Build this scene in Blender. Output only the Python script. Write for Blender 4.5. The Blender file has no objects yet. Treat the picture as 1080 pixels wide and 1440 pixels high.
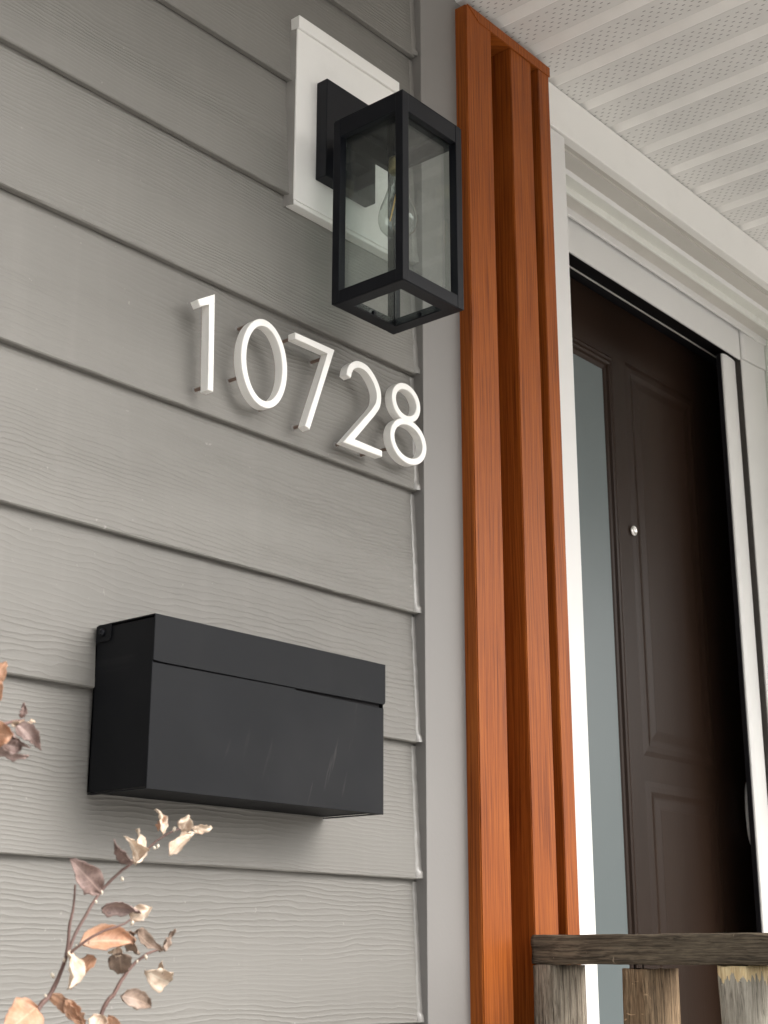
import bpy, bmesh, math, random
from mathutils import Vector, Matrix, noise
R = math.radians
random.seed(7)

# ------------------------------------------------------------------ camera
scn = bpy.context.scene
COL = scn.collection
cd = bpy.data.cameras.new('camera')
cam = bpy.data.objects.new('camera', cd); COL.objects.link(cam)
a_, p_, r_ = R(40.522), R(16.955), R(0.058)
h_ = Vector((math.cos(a_), math.sin(a_), 0))
F_ = h_*math.cos(p_) + Vector((0, 0, 1))*math.sin(p_)
Rt = Vector((math.sin(a_), -math.cos(a_), 0)); U_ = Rt.cross(F_)
R2 = Rt*math.cos(r_) + U_*math.sin(r_); U2 = -Rt*math.sin(r_) + U_*math.cos(r_)
M = Matrix((R2, U2, -F_)).transposed().to_4x4()
M.translation = Vector((0, -1.24, 1.6))
cam.matrix_world = M
cd.sensor_fit = 'VERTICAL'; cd.sensor_height = 36.0; cd.lens = 2047.3/1440*36
cd.clip_start = 0.05; cd.clip_end = 600
cd.dof.use_dof = True; cd.dof.focus_distance = 1.95; cd.dof.aperture_fstop = 18
scn.camera = cam

# ------------------------------------------------------------------ light
SUN_EL, SUN_AZ = 42, 26          # azimuth of the sun seen from the wall, degrees to the right of straight out
w = bpy.data.worlds.new('World'); scn.world = w; w.use_nodes = True
nt = w.node_tree; nt.nodes.clear()
sky = nt.nodes.new('ShaderNodeTexSky'); sky.sky_type = 'NISHITA'; sky.sun_disc = False
sky.sun_elevation = R(SUN_EL)
sdir = Vector((math.sin(R(SUN_AZ))*math.cos(R(SUN_EL)), -math.cos(R(SUN_AZ))*math.cos(R(SUN_EL)), math.sin(R(SUN_EL))))
sky.sun_rotation = math.atan2(sdir.x, sdir.y)
sky.air_density = 1.0; sky.dust_density = 6.0; sky.ozone_density = 1.0
hs = nt.nodes.new('ShaderNodeHueSaturation'); hs.inputs['Saturation'].default_value = 0.22
bg = nt.nodes.new('ShaderNodeBackground'); bg.inputs['Strength'].default_value = 0.15
wo = nt.nodes.new('ShaderNodeOutputWorld')
wm = nt.nodes.new('ShaderNodeMix'); wm.data_type = 'RGBA'; wm.blend_type = 'MULTIPLY'; wm.inputs[0].default_value = 1.0
wm.inputs[7].default_value = (1.0, 0.998, 0.99, 1)      # white balance of the overcast sky
nt.links.new(sky.outputs[0], hs.inputs['Color']); nt.links.new(hs.outputs[0], wm.inputs[6]); nt.links.new(wm.outputs[2], bg.inputs['Color'])
nt.links.new(bg.outputs[0], wo.inputs['Surface'])
sl = bpy.data.lights.new('sun', 'SUN'); sl.energy = 1.0; sl.angle = R(40); sl.color = (1, 0.975, 0.95)
so = bpy.data.objects.new('sun', sl); COL.objects.link(so)
so.rotation_euler = sdir.to_track_quat('Z', 'Y').to_euler(); so.location = sdir*20
vs = scn.view_settings
vs.view_transform = 'Standard'; vs.look = 'None'; vs.gamma = 1; vs.use_curve_mapping = False
vs.exposure = 1.17

# ------------------------------------------------------------------ materials
class NT:
    def __init__(s, name, rough=0.5, metal=0.0, spec=0.5):
        s.m = bpy.data.materials.new(name); s.m.use_nodes = True
        s.t = s.m.node_tree; s.b = s.t.nodes['Principled BSDF']
        s.b.inputs['Roughness'].default_value = rough; s.b.inputs['Metallic'].default_value = metal
        s.b.inputs['Specular IOR Level'].default_value = spec
        s._co = None
    def n(s, typ, **kw):
        nd = s.t.nodes.new(typ)
        for k, v in kw.items():
            if hasattr(nd, k): setattr(nd, k, v)
            else: nd.inputs[k].default_value = v
        return nd
    def l(s, a, b): s.t.links.new(a, b)
    def coord(s, scale=(1, 1, 1), rnd=0.0, off=(0, 0, 0)):
        tc = s.n('ShaderNodeTexCoord')
        mp = s.n('ShaderNodeMapping'); mp.inputs['Scale'].default_value = scale
        mp.inputs['Location'].default_value = off
        src = tc.outputs['Object']
        if rnd:
            oi = s.n('ShaderNodeObjectInfo'); mu = s.n('ShaderNodeMath', operation='MULTIPLY'); mu.inputs[1].default_value = rnd
            s.l(oi.outputs['Random'], mu.inputs[0])
            va = s.n('ShaderNodeVectorMath', operation='ADD'); s.l(src, va.inputs[0]); s.l(mu.outputs[0], va.inputs[1]); src = va.outputs[0]
        s.l(src, mp.inputs['Vector']); return mp.outputs[0]
    def noise(s, vec, scale=5, detail=4, rough=0.5, dist=0.0):
        nd = s.n('ShaderNodeTexNoise'); nd.inputs['Scale'].default_value = scale; nd.inputs['Detail'].default_value = detail
        nd.inputs['Roughness'].default_value = rough; nd.inputs['Distortion'].default_value = dist
        s.l(vec, nd.inputs['Vector']); return nd.outputs['Fac']
    def math(s, op, a, b=None, c=None, clamp=False):
        nd = s.n('ShaderNodeMath', operation=op); nd.use_clamp = clamp
        for i, v in enumerate((a, b, c)):
            if v is None: continue
            if isinstance(v, (int, float)): nd.inputs[i].default_value = v
            else: s.l(v, nd.inputs[i])
        return nd.outputs[0]
    def ramp(s, fac, stops):
        nd = s.n('ShaderNodeValToRGB'); e = nd.color_ramp.elements
        while len(e) < len(stops): e.new(0.5)
        for i, (p, c) in enumerate(stops):
            e[i].position = p; e[i].color = (*c, 1) if len(c) == 3 else c
        s.l(fac, nd.inputs[0]); return nd.outputs[0]
    def mix(s, fac, a, b, mode='MIX'):
        nd = s.n('ShaderNodeMix', data_type='RGBA', blend_type=mode)
        if isinstance(fac, (int, float)): nd.inputs[0].default_value = fac
        else: s.l(fac, nd.inputs[0])
        for i, v in ((6, a), (7, b)):
            if isinstance(v, tuple): nd.inputs[i].default_value = (*v, 1)
            else: s.l(v, nd.inputs[i])
        return nd.outputs[2]
    def color(s, c):
        if isinstance(c, tuple): s.b.inputs['Base Color'].default_value = (*c, 1)
        else: s.l(c, s.b.inputs['Base Color'])
    def rough(s, r): s.l(r, s.b.inputs['Roughness'])
    def bump(s, hgt, dist=0.001, strength=1.0):
        nd = s.n('ShaderNodeBump'); nd.inputs['Distance'].default_value = dist; nd.inputs['Strength'].default_value = strength
        s.l(hgt, nd.inputs['Height']); s.l(nd.outputs[0], s.b.inputs['Normal'])

def sep(m, vec):
    nd = m.n('ShaderNodeSeparateXYZ'); m.l(vec, nd.inputs[0]); return nd.outputs
def comb(m, x, y, z):
    nd = m.n('ShaderNodeCombineXYZ')
    for i, v in enumerate((x, y, z)):
        if isinstance(v, (int, float)): nd.inputs[i].default_value = v
        else: m.l(v, nd.inputs[i])
    return nd.outputs[0]

def mat_siding():
    m = NT('painted_fibre_cement_siding', rough=0.55, spec=0.35)
    base = m.coord(rnd=37.0)
    oi = m.n('ShaderNodeObjectInfo').outputs['Random']
    s = sep(m, base)
    # embossed cedar grain: wavy contour lines along x
    warp = m.noise(comb(m, m.math('MULTIPLY', s[0], 2.1), 0.0, m.math('MULTIPLY', s[2], 7.0)), scale=1.2, detail=3, rough=0.55)
    warp2 = m.noise(comb(m, m.math('MULTIPLY', s[0], 22.0), 0.0, m.math('MULTIPLY', s[2], 60.0)), scale=1.0, detail=3, rough=0.6)
    ph = m.math('ADD', m.math('MULTIPLY', s[2], m.math('MULTIPLY_ADD', oi, 70.0, 120.0)), m.math('ADD', m.math('MULTIPLY', warp, 8.0), m.math('MULTIPLY', warp2, 1.3)))
    saw = m.math('FRACT', ph)
    ridge = m.math('SUBTRACT', 1.0, m.math('MULTIPLY', m.math('ABSOLUTE', m.math('SUBTRACT', saw, 0.62)), 2.6), clamp=True)
    ridge = m.math('POWER', ridge, 1.6)
    patch = m.noise(comb(m, m.math('MULTIPLY', s[0], 1.6), 3.3, m.math('MULTIPLY', s[2], 12.0)), scale=1.0, detail=2)
    amp = m.math('MULTIPLY_ADD', patch, 2.4, -0.75, clamp=True)
    fine = m.noise(comb(m, m.math('MULTIPLY', s[0], 26.0), 0.0, m.math('MULTIPLY', s[2], 520.0)), scale=1.0, detail=3, rough=0.6)
    hgt = m.math('ADD', m.math('MULTIPLY', ridge, m.math('MULTIPLY_ADD', amp, 0.85, 0.15)), m.math('MULTIPLY', fine, 0.28))
    m.bump(hgt, dist=0.0010, strength=0.8)
    big = m.noise(m.coord((1.5, 1, 4)), scale=2, detail=3)
    c = m.ramp(big, [(0.3, (0.176, 0.168, 0.153)), (0.7, (0.200, 0.191, 0.174))])
    c = m.mix(1.0, c, comb(m, *[m.math('MULTIPLY_ADD', oi, 0.09, 0.955)]*3), 'MULTIPLY')
    # rain-washed dust streaks, vertical, faint
    st = m.noise(comb(m, m.math('MULTIPLY', s[0], 34.0), 7.0, m.math('MULTIPLY', s[2], 2.2)), scale=1.0, detail=4, rough=0.6)
    c = m.mix(m.math('MULTIPLY_ADD', st, 0.5, -0.25, clamp=True), c, (0.27, 0.255, 0.235))
    sp = m.noise(m.coord(rnd=3.0), scale=120, detail=2)
    c = m.mix(m.math('MULTIPLY_ADD', sp, 9.0, -6.6, clamp=True), c, (0.34, 0.325, 0.30))
    # painted dips slightly darker than the ridges
    c = m.mix(m.math('MULTIPLY', m.math('SUBTRACT', 1.0, ridge), 0.10), c, (0.13, 0.12, 0.105))
    m.color(c)
    m.rough(m.math('MULTIPLY_ADD', fine, 0.25, 0.42))
    return m.m

def mat_paint(name, c, rough=0.5, var=0.06, bump=0.0002, scale=30, spec=0.4, stretch=(1, 1, 1), dirt=0.0, dcol=(0.2, 0.18, 0.15)):
    m = NT(name, rough=rough, spec=spec)
    v = m.coord(stretch)
    n = m.noise(v, scale=scale*0.15, detail=4)
    c2 = tuple(x*(1-var*2) for x in c)
    col = m.ramp(n, [(0.35, c2), (0.65, c)])
    if dirt:
        d = m.noise(m.coord((1, 1, 1), off=(3, 1, 7)), scale=14, detail=6, rough=0.65)
        col = m.mix(m.math('MULTIPLY', m.math('MULTIPLY_ADD', d, 3.2, -1.75, clamp=True), dirt), col, dcol)
    m.color(col)
    f = m.noise(v, scale=scale*8, detail=3)
    m.bump(f, dist=bump, strength=0.6)
    m.rough(m.math('MULTIPLY_ADD', n, 0.2, rough-0.1))
    return m.m

def mat_woodfilm():
    m = NT('wood_grain_aluminium', rough=0.42, spec=0.18)
    v = m.coord((1, 1, 1), rnd=11.0)
    s = sep(m, v)
    warp = m.noise(comb(m, m.math('MULTIPLY', s[0], 9.0), m.math('MULTIPLY', s[1], 9.0), m.math('MULTIPLY', s[2], 1.1)), scale=1.4, detail=3)
    xy = m.math('ADD', s[0], s[1])
    g = m.noise(comb(m, m.math('ADD', m.math('MULTIPLY', xy, 330.0), m.math('MULTIPLY', warp, 8.0)), 0.0, m.math('MULTIPLY', s[2], 5.0)), scale=1.0, detail=5, rough=0.62)
    fine = m.noise(comb(m, m.math('MULTIPLY', xy, 1400.0), 0.0, m.math('MULTIPLY', s[2], 46.0)), scale=1.0, detail=3, rough=0.6)
    c = m.ramp(g, [(0.30, (0.110, 0.023, 0.004)), (0.47, (0.255, 0.063, 0.0095)), (0.70, (0.375, 0.108, 0.018))])
    c = m.mix(m.math('MULTIPLY', m.math('MULTIPLY_ADD', fine, 3.0, -1.35, clamp=True), 0.38), c, (0.15, 0.034, 0.010))
    m.color(c)
    m.bump(m.math('ADD', g, m.math('MULTIPLY', fine, 0.4)), dist=0.00025, strength=0.35)
    return m.m

def mat_weathered(name, c1, c2, axis, rough=0.85, knots=True, fresh=None):
    # axis: 1 = grain along y, 2 = along z
    m = NT(name, rough=rough, spec=0.2)
    v = m.coord((1, 1, 1), rnd=9.0)
    s = sep(m, v)
    A, B, L = (s[0], s[2], s[1]) if axis == 1 else (s[0], s[1], s[2])
    warp = m.noise(comb(m, m.math('MULTIPLY', A, 14.0), m.math('MULTIPLY', B, 14.0), m.math('MULTIPLY', L, 5.0)), scale=1.3, detail=4)
    kn = m.n('ShaderNodeTexVoronoi'); kn.inputs['Scale'].default_value = 1.0
    kn.inputs['Randomness'].default_value = 0.9
    m.l(comb(m, m.math('MULTIPLY', A, 13.0), m.math('MULTIPLY', B, 13.0), m.math('MULTIPLY', L, 7.0)), kn.inputs['Vector'])
    kd = kn.outputs['Distance']
    g = m.noise(comb(m, m.math('ADD', m.math('MULTIPLY', A, 330.0), m.math('MULTIPLY', warp, 9.0)), m.math('ADD', m.math('MULTIPLY', B, 330.0), m.math('MULTIPLY', warp, 7.0)), m.math('MULTIPLY', L, 9.0)), scale=1.0, detail=6, rough=0.65)
    fine = m.noise(comb(m, m.math('MULTIPLY', A, 900.0), m.math('MULTIPLY', B, 900.0), m.math('MULTIPLY', L, 30.0)), scale=1.0, detail=3, rough=0.6)
    c = m.ramp(g, [(0.32, tuple(x*0.30 for x in c1)), (0.44, c1), (0.60, c2), (0.74, tuple(x*1.25 for x in c2))])
    c = m.mix(m.math('MULTIPLY_ADD', fine, 5.0, -2.6, clamp=True), c, tuple(x*0.4 for x in c1))
    blot = m.noise(m.coord((1, 1, 1), rnd=5.0), scale=22, detail=5, rough=0.6)
    c = m.mix(m.math('MULTIPLY_ADD', blot, 2.2, -0.9, clamp=True), c, m.mix(0.5, c, tuple(x*0.45 for x in c1)))
    scr = m.noise(comb(m, m.math('ADD', m.math('MULTIPLY', A, 120.0), m.math('MULTIPLY', L, 150.0)), m.math('MULTIPLY', B, 60.0), m.math('MULTIPLY', L, 45.0)), scale=1.0, detail=2)
    c = m.mix(m.math('MULTIPLY_ADD', scr, 14.0, -10.0, clamp=True), c, tuple(min(1, x*1.7) for x in c2))
    if knots:
        kf = m.math('SUBTRACT', 1.0, m.math('MULTIPLY', kd, 5.5), clamp=True)
        c = m.mix(m.math('MULTIPLY', kf, 1.6, clamp=True), c, tuple(x*0.28 for x in c1))
    if fresh:
        z0, depth = fresh
        # freshly broken straw coloured wood at the cut top, ragged lower edge
        rg = m.noise(comb(m, m.math('MULTIPLY', A, 95.0), m.math('MULTIPLY', B, 150.0), m.math('MULTIPLY', L, 14.0)), scale=1.0, detail=4)
        lim = m.math('SUBTRACT', z0, m.math('MULTIPLY', m.math('MULTIPLY_ADD', rg, 2.6, -0.75, clamp=True), depth))
        f = m.math('GREATER_THAN', sep(m, m.coord())[2], lim)
        c = m.mix(f, c, m.ramp(fine, [(0.3, (0.62, 0.43, 0.21)), (0.6, (0.85, 0.70, 0.42))]))
    m.color(c)
    crk = m.noise(comb(m, m.math('MULTIPLY', A, 330.0), m.math('MULTIPLY', B, 330.0), m.math('MULTIPLY', L, 7.0)), scale=1.0, detail=2)
    cr = m.math('MULTIPLY_ADD', crk, 12.0, -7.6, clamp=True)
    m.bump(m.math('SUBTRACT', m.math('ADD', g, m.math('MULTIPLY', fine, 0.7)), m.math('MULTIPLY', cr, 0.8)), dist=0.0020, strength=1.0)
    return m.m

def mat_soffit():
    m = NT('vented_vinyl_soffit', rough=0.55, spec=0.35)
    v = m.coord((1, 1, 1))
    s = sep(m, v)
    fx = m.math('FRACT', m.math('MULTIPLY', m.math('ADD', s[0], 0.0), 1/0.1016))
    X = m.math('MULTIPLY', s[0], 1/0.0092); Y = m.math('MULTIPLY', s[1], 1/0.0165)
    row = m.math('FLOOR', X)
    odd = m.math('MULTIPLY', m.math('MODULO', m.math('ADD', row, 1000.0), 2.0), 0.5)
    u = m.math('SUBTRACT', m.math('FRACT', X), 0.5); t = m.math('SUBTRACT', m.math('FRACT', m.math('ADD', Y, odd)), 0.5)
    e = m.math('ADD', m.math('POWER', m.math('MULTIPLY', m.math('ABSOLUTE', u), 1/0.11), 2.0), m.math('POWER', m.math('MULTIPLY', m.math('ABSOLUTE', t), 1/0.20), 2.0))
    hole = m.math('LESS_THAN', e, 1.0)
    zone = m.math('MULTIPLY', m.math('GREATER_THAN', fx, 0.10), m.math('LESS_THAN', fx, 0.66))
    blur = m.noise(v, scale=16, detail=2)
    some = m.math('GREATER_THAN', m.noise(comb(m, m.math('MULTIPLY', row, 3.7), m.math('FLOOR', m.math('ADD', Y, odd)), 0.0), scale=0.9, detail=2), 0.36)
    hole = m.math('MULTIPLY', m.math('MULTIPLY', hole, zone), some)
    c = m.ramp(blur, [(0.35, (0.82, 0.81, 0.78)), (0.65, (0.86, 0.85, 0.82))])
    # vented strips coloured darker than the ridges, painting in the ridges' brighter light
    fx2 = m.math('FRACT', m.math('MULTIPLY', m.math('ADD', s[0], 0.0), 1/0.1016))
    vent_shade = m.math('MULTIPLY', m.math('LESS_THAN', fx2, 0.725), m.math('MULTIPLY_ADD', blur, 0.5, 0.35))
    c = m.mix(vent_shade, c, (0.56, 0.55, 0.53))
    m.color(m.mix(m.math('MULTIPLY', hole, 0.65), c, (0.05, 0.045, 0.04)))
    m.bump(m.math('SUBTRACT', m.math('MULTIPLY', m.noise(v, scale=900, detail=2), 0.06), hole), dist=0.0008, strength=0.5)
    return m.m

def mat_black(name, c=(0.018, 0.018, 0.020), rough=0.42, scuff=0.0, spec=0.25):
    m = NT(name, rough=rough, spec=spec)
    v = m.coord()
    n = m.noise(v, scale=9, detail=5)
    col = m.ramp(n, [(0.35, tuple(x*0.85 for x in c)), (0.7, tuple(x*1.2 for x in c))])
    if scuff:
        s = sep(m, m.coord(off=(0.37, 0, 0.9)))
        a = m.noise(comb(m, m.math('ADD', m.math('MULTIPLY', s[0], 85.0), m.math('MULTIPLY', s[2], -26.0)), 0.0, m.math('MULTIPLY', s[2], 9.0)), scale=1.0, detail=4, rough=0.55)
        b = m.noise(v, scale=7, detail=3)
        f = m.math('MULTIPLY', m.math('MULTIPLY_ADD', a, 6.0, -3.75, clamp=True), m.math('MULTIPLY_ADD', b, 5.0, -2.3, clamp=True))
        dust = m.math('MULTIPLY', m.math('MULTIPLY_ADD', b, 2.5, -1.1, clamp=True), 0.05)
        col = m.mix(m.math('ADD', m.math('MULTIPLY', f, scuff), dust, clamp=True), col, (0.16, 0.15, 0.14))
    m.color(col)
    f = m.noise(v, scale=1300, detail=2)
    m.bump(f, dist=0.0002, strength=0.35)
    m.rough(m.math('MULTIPLY_ADD', n, 0.16, rough-0.08))
    return m.m

def mat_glass(name, tint=(0.93, 0.97, 0.95), dusty=0.05, f0=0.05):
    m = NT(name, rough=0.0)
    nt = m.t; b = m.b
    gl = m.n('ShaderNodeBsdfGlossy'); gl.inputs['Roughness'].default_value = 0.02
    tr = m.n('ShaderNodeBsdfTransparent'); tr.inputs['Color'].default_value = (*tint, 1)
    df = m.n('ShaderNodeBsdfDiffuse'); df.inputs['Color'].default_value = (0.55, 0.56, 0.53, 1)
    lw = m.n('ShaderNodeLayerWeight'); lw.inputs['Blend'].default_value = 0.5
    fr = m.math('MULTIPLY_ADD', m.math('POWER', lw.outputs['Facing'], 4.0), 0.75, f0, clamp=True)
    mx = m.n('ShaderNodeMixShader'); m.l(fr, mx.inputs[0]); m.l(tr.outputs[0], mx.inputs[1]); m.l(gl.outputs[0], mx.inputs[2])
    d = m.noise(m.coord(), scale=38, detail=6, rough=0.65)
    dd = m.math('MULTIPLY_ADD', d, dusty*3, dusty*(-0.7), clamp=True)
    m2 = m.n('ShaderNodeMixShader'); m.l(dd, m2.inputs[0]); m.l(mx.outputs[0], m2.inputs[1]); m.l(df.outputs[0], m2.inputs[2])
    out = [x for x in nt.nodes if x.type == 'OUTPUT_MATERIAL'][0]
    m.l(m2.outputs[0], out.inputs['Surface'])
    return m.m

def mat_leaf(name, ca, cb, cc):
    m = NT(name, rough=0.5, spec=0.4)
    v = m.coord(rnd=13.0)
    n = m.noise(v, scale=70, detail=4, rough=0.6)
    c = m.ramp(n, [(0.3, ca), (0.5, cb), (0.72, cc)])
    at_ = m.n('ShaderNodeAttribute'); at_.attribute_name = 'blade'
    q = sep(m, at_.outputs['Vector']); sa = m.math('ABSOLUTE', q[1])
    mid = m.math('SUBTRACT', 1.0, m.math('MULTIPLY', sa, 11.0), clamp=True)
    lat = m.math('SINE', m.math('MULTIPLY', m.math('SUBTRACT', q[0], m.math('MULTIPLY', sa, 0.22)), 62.0))
    vein = m.math('MAXIMUM', mid, m.math('MULTIPLY', m.math('MULTIPLY_ADD', lat, 4.0, -3.2, clamp=True), 0.45))
    c = m.mix(m.math('MULTIPLY', vein, 0.4), c, tuple(min(1, x*1.5) for x in cc))
    edge = m.math('MULTIPLY_ADD', m.math('ADD', sa, m.math('MULTIPLY', n, 0.5)), 4.0, -4.3, clamp=True)
    c = m.mix(m.math('MULTIPLY', edge, 0.55), c, tuple(x*0.5 for x in ca))
    spots = m.noise(v, scale=260, detail=2)
    c = m.mix(m.math('MULTIPLY_ADD', spots, 8.0, -5.4, clamp=True), c, tuple(x*0.4 for x in ca))
    geo = m.n('ShaderNodeNewGeometry')
    c = m.mix(m.math('MULTIPLY', geo.outputs['Backfacing'], 0.55), c, (0.62, 0.50, 0.40))
    m.color(c)
    m.bump(m.noise(v, scale=400, detail=3), dist=0.0004, strength=0.5)
    out = [x for x in m.t.nodes if x.type == 'OUTPUT_MATERIAL'][0]
    tl = m.n('ShaderNodeBsdfTranslucent'); m.l(c, tl.inputs['Color'])
    mx = m.n('ShaderNodeMixShader'); mx.inputs[0].default_value = 0.22
    m.l(m.b.outputs[0], mx.inputs[1]); m.l(tl.outputs[0], mx.inputs[2]); m.l(mx.outputs[0], out.inputs['Surface'])
    return m.m

MS = mat_siding()
M_TRIM = mat_paint('grey_trim_paint', (0.222, 0.211, 0.200), rough=0.5, var=0.03, scale=20)
M_CAULK = mat_paint('painted_caulk', (0.25, 0.238, 0.22), rough=0.32, var=0.05, bump=0.0006, spec=0.6)
M_WHITE = mat_paint('white_painted_trim', (0.85, 0.835, 0.80), rough=0.45, var=0.02, dirt=0.10)
M_CASE = mat_paint('white_casing_paint', (0.71, 0.70, 0.68), rough=0.5, var=0.015, dirt=0.06)
M_MOULD = mat_paint('off_white_moulding', (0.74, 0.74, 0.69), rough=0.4, var=0.03, dirt=0.2)
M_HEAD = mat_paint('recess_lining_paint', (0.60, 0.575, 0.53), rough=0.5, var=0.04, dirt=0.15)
M_MINT = mat_paint('pale_jamb_paint', (0.74, 0.78, 0.71), rough=0.45, var=0.02, dirt=0.1)
M_SHEATH = mat_paint('dark_sheathing', (0.05, 0.045, 0.04), rough=0.9)
M_FILM = mat_woodfilm()
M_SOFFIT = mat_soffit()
M_DOOR = mat_paint('dark_brown_door_paint', (0.026, 0.0145, 0.0095), rough=0.33, var=0.14, bump=0.0003, scale=12, spec=0.13, stretch=(3, 3, 0.4))
M_DARK = mat_black('black_seal_shade', (0.008, 0.007, 0.009), rough=0.6)
M_BLACK = mat_black('matt_black_lantern_metal', (0.007, 0.0077, 0.0105), rough=0.42, spec=0.2)
M_MAIL = mat_black('black_powder_coat', (0.0068, 0.0074, 0.0090), rough=0.55, scuff=0.34, spec=0.14)
M_DIGIT = mat_paint('white_powder_coat', (0.87, 0.85, 0.81), rough=0.4, var=0.01, bump=0.0001, spec=0.5)
M_PIN = mat_paint('dull_stud_metal', (0.20, 0.14, 0.11), rough=0.45, var=0.1, bump=0.0003)
M_STEEL = NT('brushed_steel', rough=0.22, metal=1.0); M_STEEL.color((0.62, 0.60, 0.57)); M_STEEL = M_STEEL.m
M_SATIN = NT('satin_nickel', rough=0.5, metal=0.3); M_SATIN.color((0.75, 0.74, 0.72)); M_SATIN = M_SATIN.m
M_BRASS = NT('aged_brass', rough=0.4, metal=1.0); M_BRASS.color((0.42, 0.36, 0.20)); M_BRASS = M_BRASS.m
M_FIL = NT('amber_filament', rough=0.4, metal=0.0); M_FIL.color((0.85, 0.52, 0.16)); M_FIL = M_FIL.m
M_GLASS = mat_glass('clear_lantern_glass', (0.925, 0.95, 0.94), 0.022)
M_BULB = mat_glass('clear_bulb_glass', (0.90, 0.92, 0.90), 0.01, 0.12)
M_LITE = NT('frosted_door_glass', rough=0.3, spec=0.4); M_LITE.color((0.10, 0.122, 0.124)); M_LITE = M_LITE.m
M_RAIL = mat_weathered('weathered_rail_wood', (0.105, 0.085, 0.062), (0.215, 0.175, 0.125), 1)
M_BAL = mat_weathered('weathered_baluster_wood', (0.20, 0.165, 0.125), (0.40, 0.345, 0.27), 2)
M_BALL = mat_weathered('pale_baluster_wood', (0.40, 0.365, 0.30), (0.52, 0.475, 0.395), 2, knots=False, fresh=(1.5865, 0.022))
M_BRK = mat_weathered('brown_baluster_wood', (0.20, 0.135, 0.080), (0.36, 0.25, 0.15), 2)
M_LEAFO = mat_leaf('dry_orange_leaf', (0.32, 0.16, 0.09), (0.52, 0.29, 0.18), (0.64, 0.41, 0.29))
M_LEAFP = mat_leaf('dry_mauve_leaf', (0.15, 0.10, 0.085), (0.26, 0.18, 0.16), (0.44, 0.33, 0.29))
M_LEAFC = mat_leaf('dry_cream_leaf', (0.42, 0.27, 0.18), (0.66, 0.52, 0.40), (0.80, 0.70, 0.58))
M_LEAFG = mat_leaf('dry_olive_leaf', (0.15, 0.105, 0.075), (0.27, 0.195, 0.15), (0.44, 0.33, 0.26))
M_STEM = mat_paint('red_brown_twig_bark', (0.20, 0.115, 0.095), rough=0.6, var=0.25, bump=0.0008, scale=80)
M_GROUND = mat_paint('pale_gravel_ground', (0.46, 0.45, 0.43), rough=0.9, var=0.15, bump=0.01, scale=40)
M_DECK = mat_weathered('deck_board_wood', (0.40, 0.37, 0.33), (0.55, 0.51, 0.46), 1, knots=False)

# ------------------------------------------------------------------ helpers
def tag(o, label=None, cat=None, group=None, kind=None):
    if label: o['label'] = label
    if cat: o['category'] = cat
    if group: o['group'] = group
    if kind: o['kind'] = kind
    return o
def thing(name, loc, label, cat, group=None):
    o = bpy.data.objects.new(name, None); COL.objects.link(o); o.location = loc; o.empty_display_size = 0.05
    return tag(o, label, cat, group)
def rootloc(p):
    v = Vector((0, 0, 0))
    while p is not None: v += Vector(p.location); p = p.parent
    return v
def part(name, bm, mat, parent=None, loc=None, smooth=False):
    """bm is in world coordinates; the part's origin is put at loc (default: parent's origin)"""
    me = bpy.data.meshes.new(name)
    pl = rootloc(parent)
    off = Vector(loc) if loc is not None else pl
    bmesh.ops.translate(bm, verts=bm.verts, vec=-off)
    bmesh.ops.recalc_face_normals(bm, faces=bm.faces)
    bm.to_mesh(me); bm.free(); me.materials.append(mat)
    if smooth:
        for p in me.polygons: p.use_smooth = True
    o = bpy.data.objects.new(name, me); COL.objects.link(o)
    o.parent = parent; o.location = off - pl if parent else off
    return o
def box(x0, x1, y0, y1, z0, z1, bev=0.0, seg=1, bm=None):
    b = bmesh.new()
    r = bmesh.ops.create_cube(b, size=1.0)
    for v in b.verts:
        v.co = Vector((x0+(v.co.x+.5)*(x1-x0), y0+(v.co.y+.5)*(y1-y0), z0+(v.co.z+.5)*(z1-z0)))
    if bev: bmesh.ops.bevel(b, geom=list(b.edges), offset=bev, segments=seg, affect='EDGES', profile=0.6)
    if bm is None: return b
    tmp = bpy.data.meshes.new('t'); b.to_mesh(tmp); b.free(); bm.from_mesh(tmp); bpy.data.meshes.remove(tmp)
    return bm
def prism_x(prof, x0, x1, bev=0.0):
    """closed (y,z) polygon extruded along x"""
    b = bmesh.new()
    A = [b.verts.new((x0, y, z)) for y, z in prof]; B = [b.verts.new((x1, y, z)) for y, z in prof]
    n = len(prof)
    for i in range(n): b.faces.new((A[i], A[(i+1) % n], B[(i+1) % n], B[i]))
    b.faces.new(A); b.faces.new(B)
    if bev: bmesh.ops.bevel(b, geom=list(b.edges), offset=bev, segments=2, affect='EDGES')
    return b
def prism_y(outline, y0, y1, bev=0.0, seg=2):
    """closed (x,z) polygon with thickness along y"""
    b = bmesh.new()
    A = [b.verts.new((x, y0, z)) for x, z in outline]; B = [b.verts.new((x, y1, z)) for x, z in outline]
    n = len(outline)
    for i in range(n): b.faces.new((A[i], A[(i+1) % n], B[(i+1) % n], B[i]))
    fa = b.faces.new(A); b.faces.new(B)
    if bev: bmesh.ops.bevel(b, geom=list(fa.edges), offset=bev, segments=seg, affect='EDGES')
    return b
def prism_z(outline, z0, z1, bev=0.0):
    b = bmesh.new()
    A = [b.verts.new((x, y, z0)) for x, y in outline]; B = [b.verts.new((x, y, z1)) for x, y in outline]
    n = len(outline)
    for i in range(n): b.faces.new((A[i], A[(i+1) % n], B[(i+1) % n], B[i]))
    b.faces.new(A); b.faces.new(B)
    if bev: bmesh.ops.bevel(b, geom=[e for e in b.edges if abs(e.verts[0].co.z-e.verts[1].co.z) > 1e-6], offset=bev, segments=2, affect='EDGES')
    return b
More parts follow.
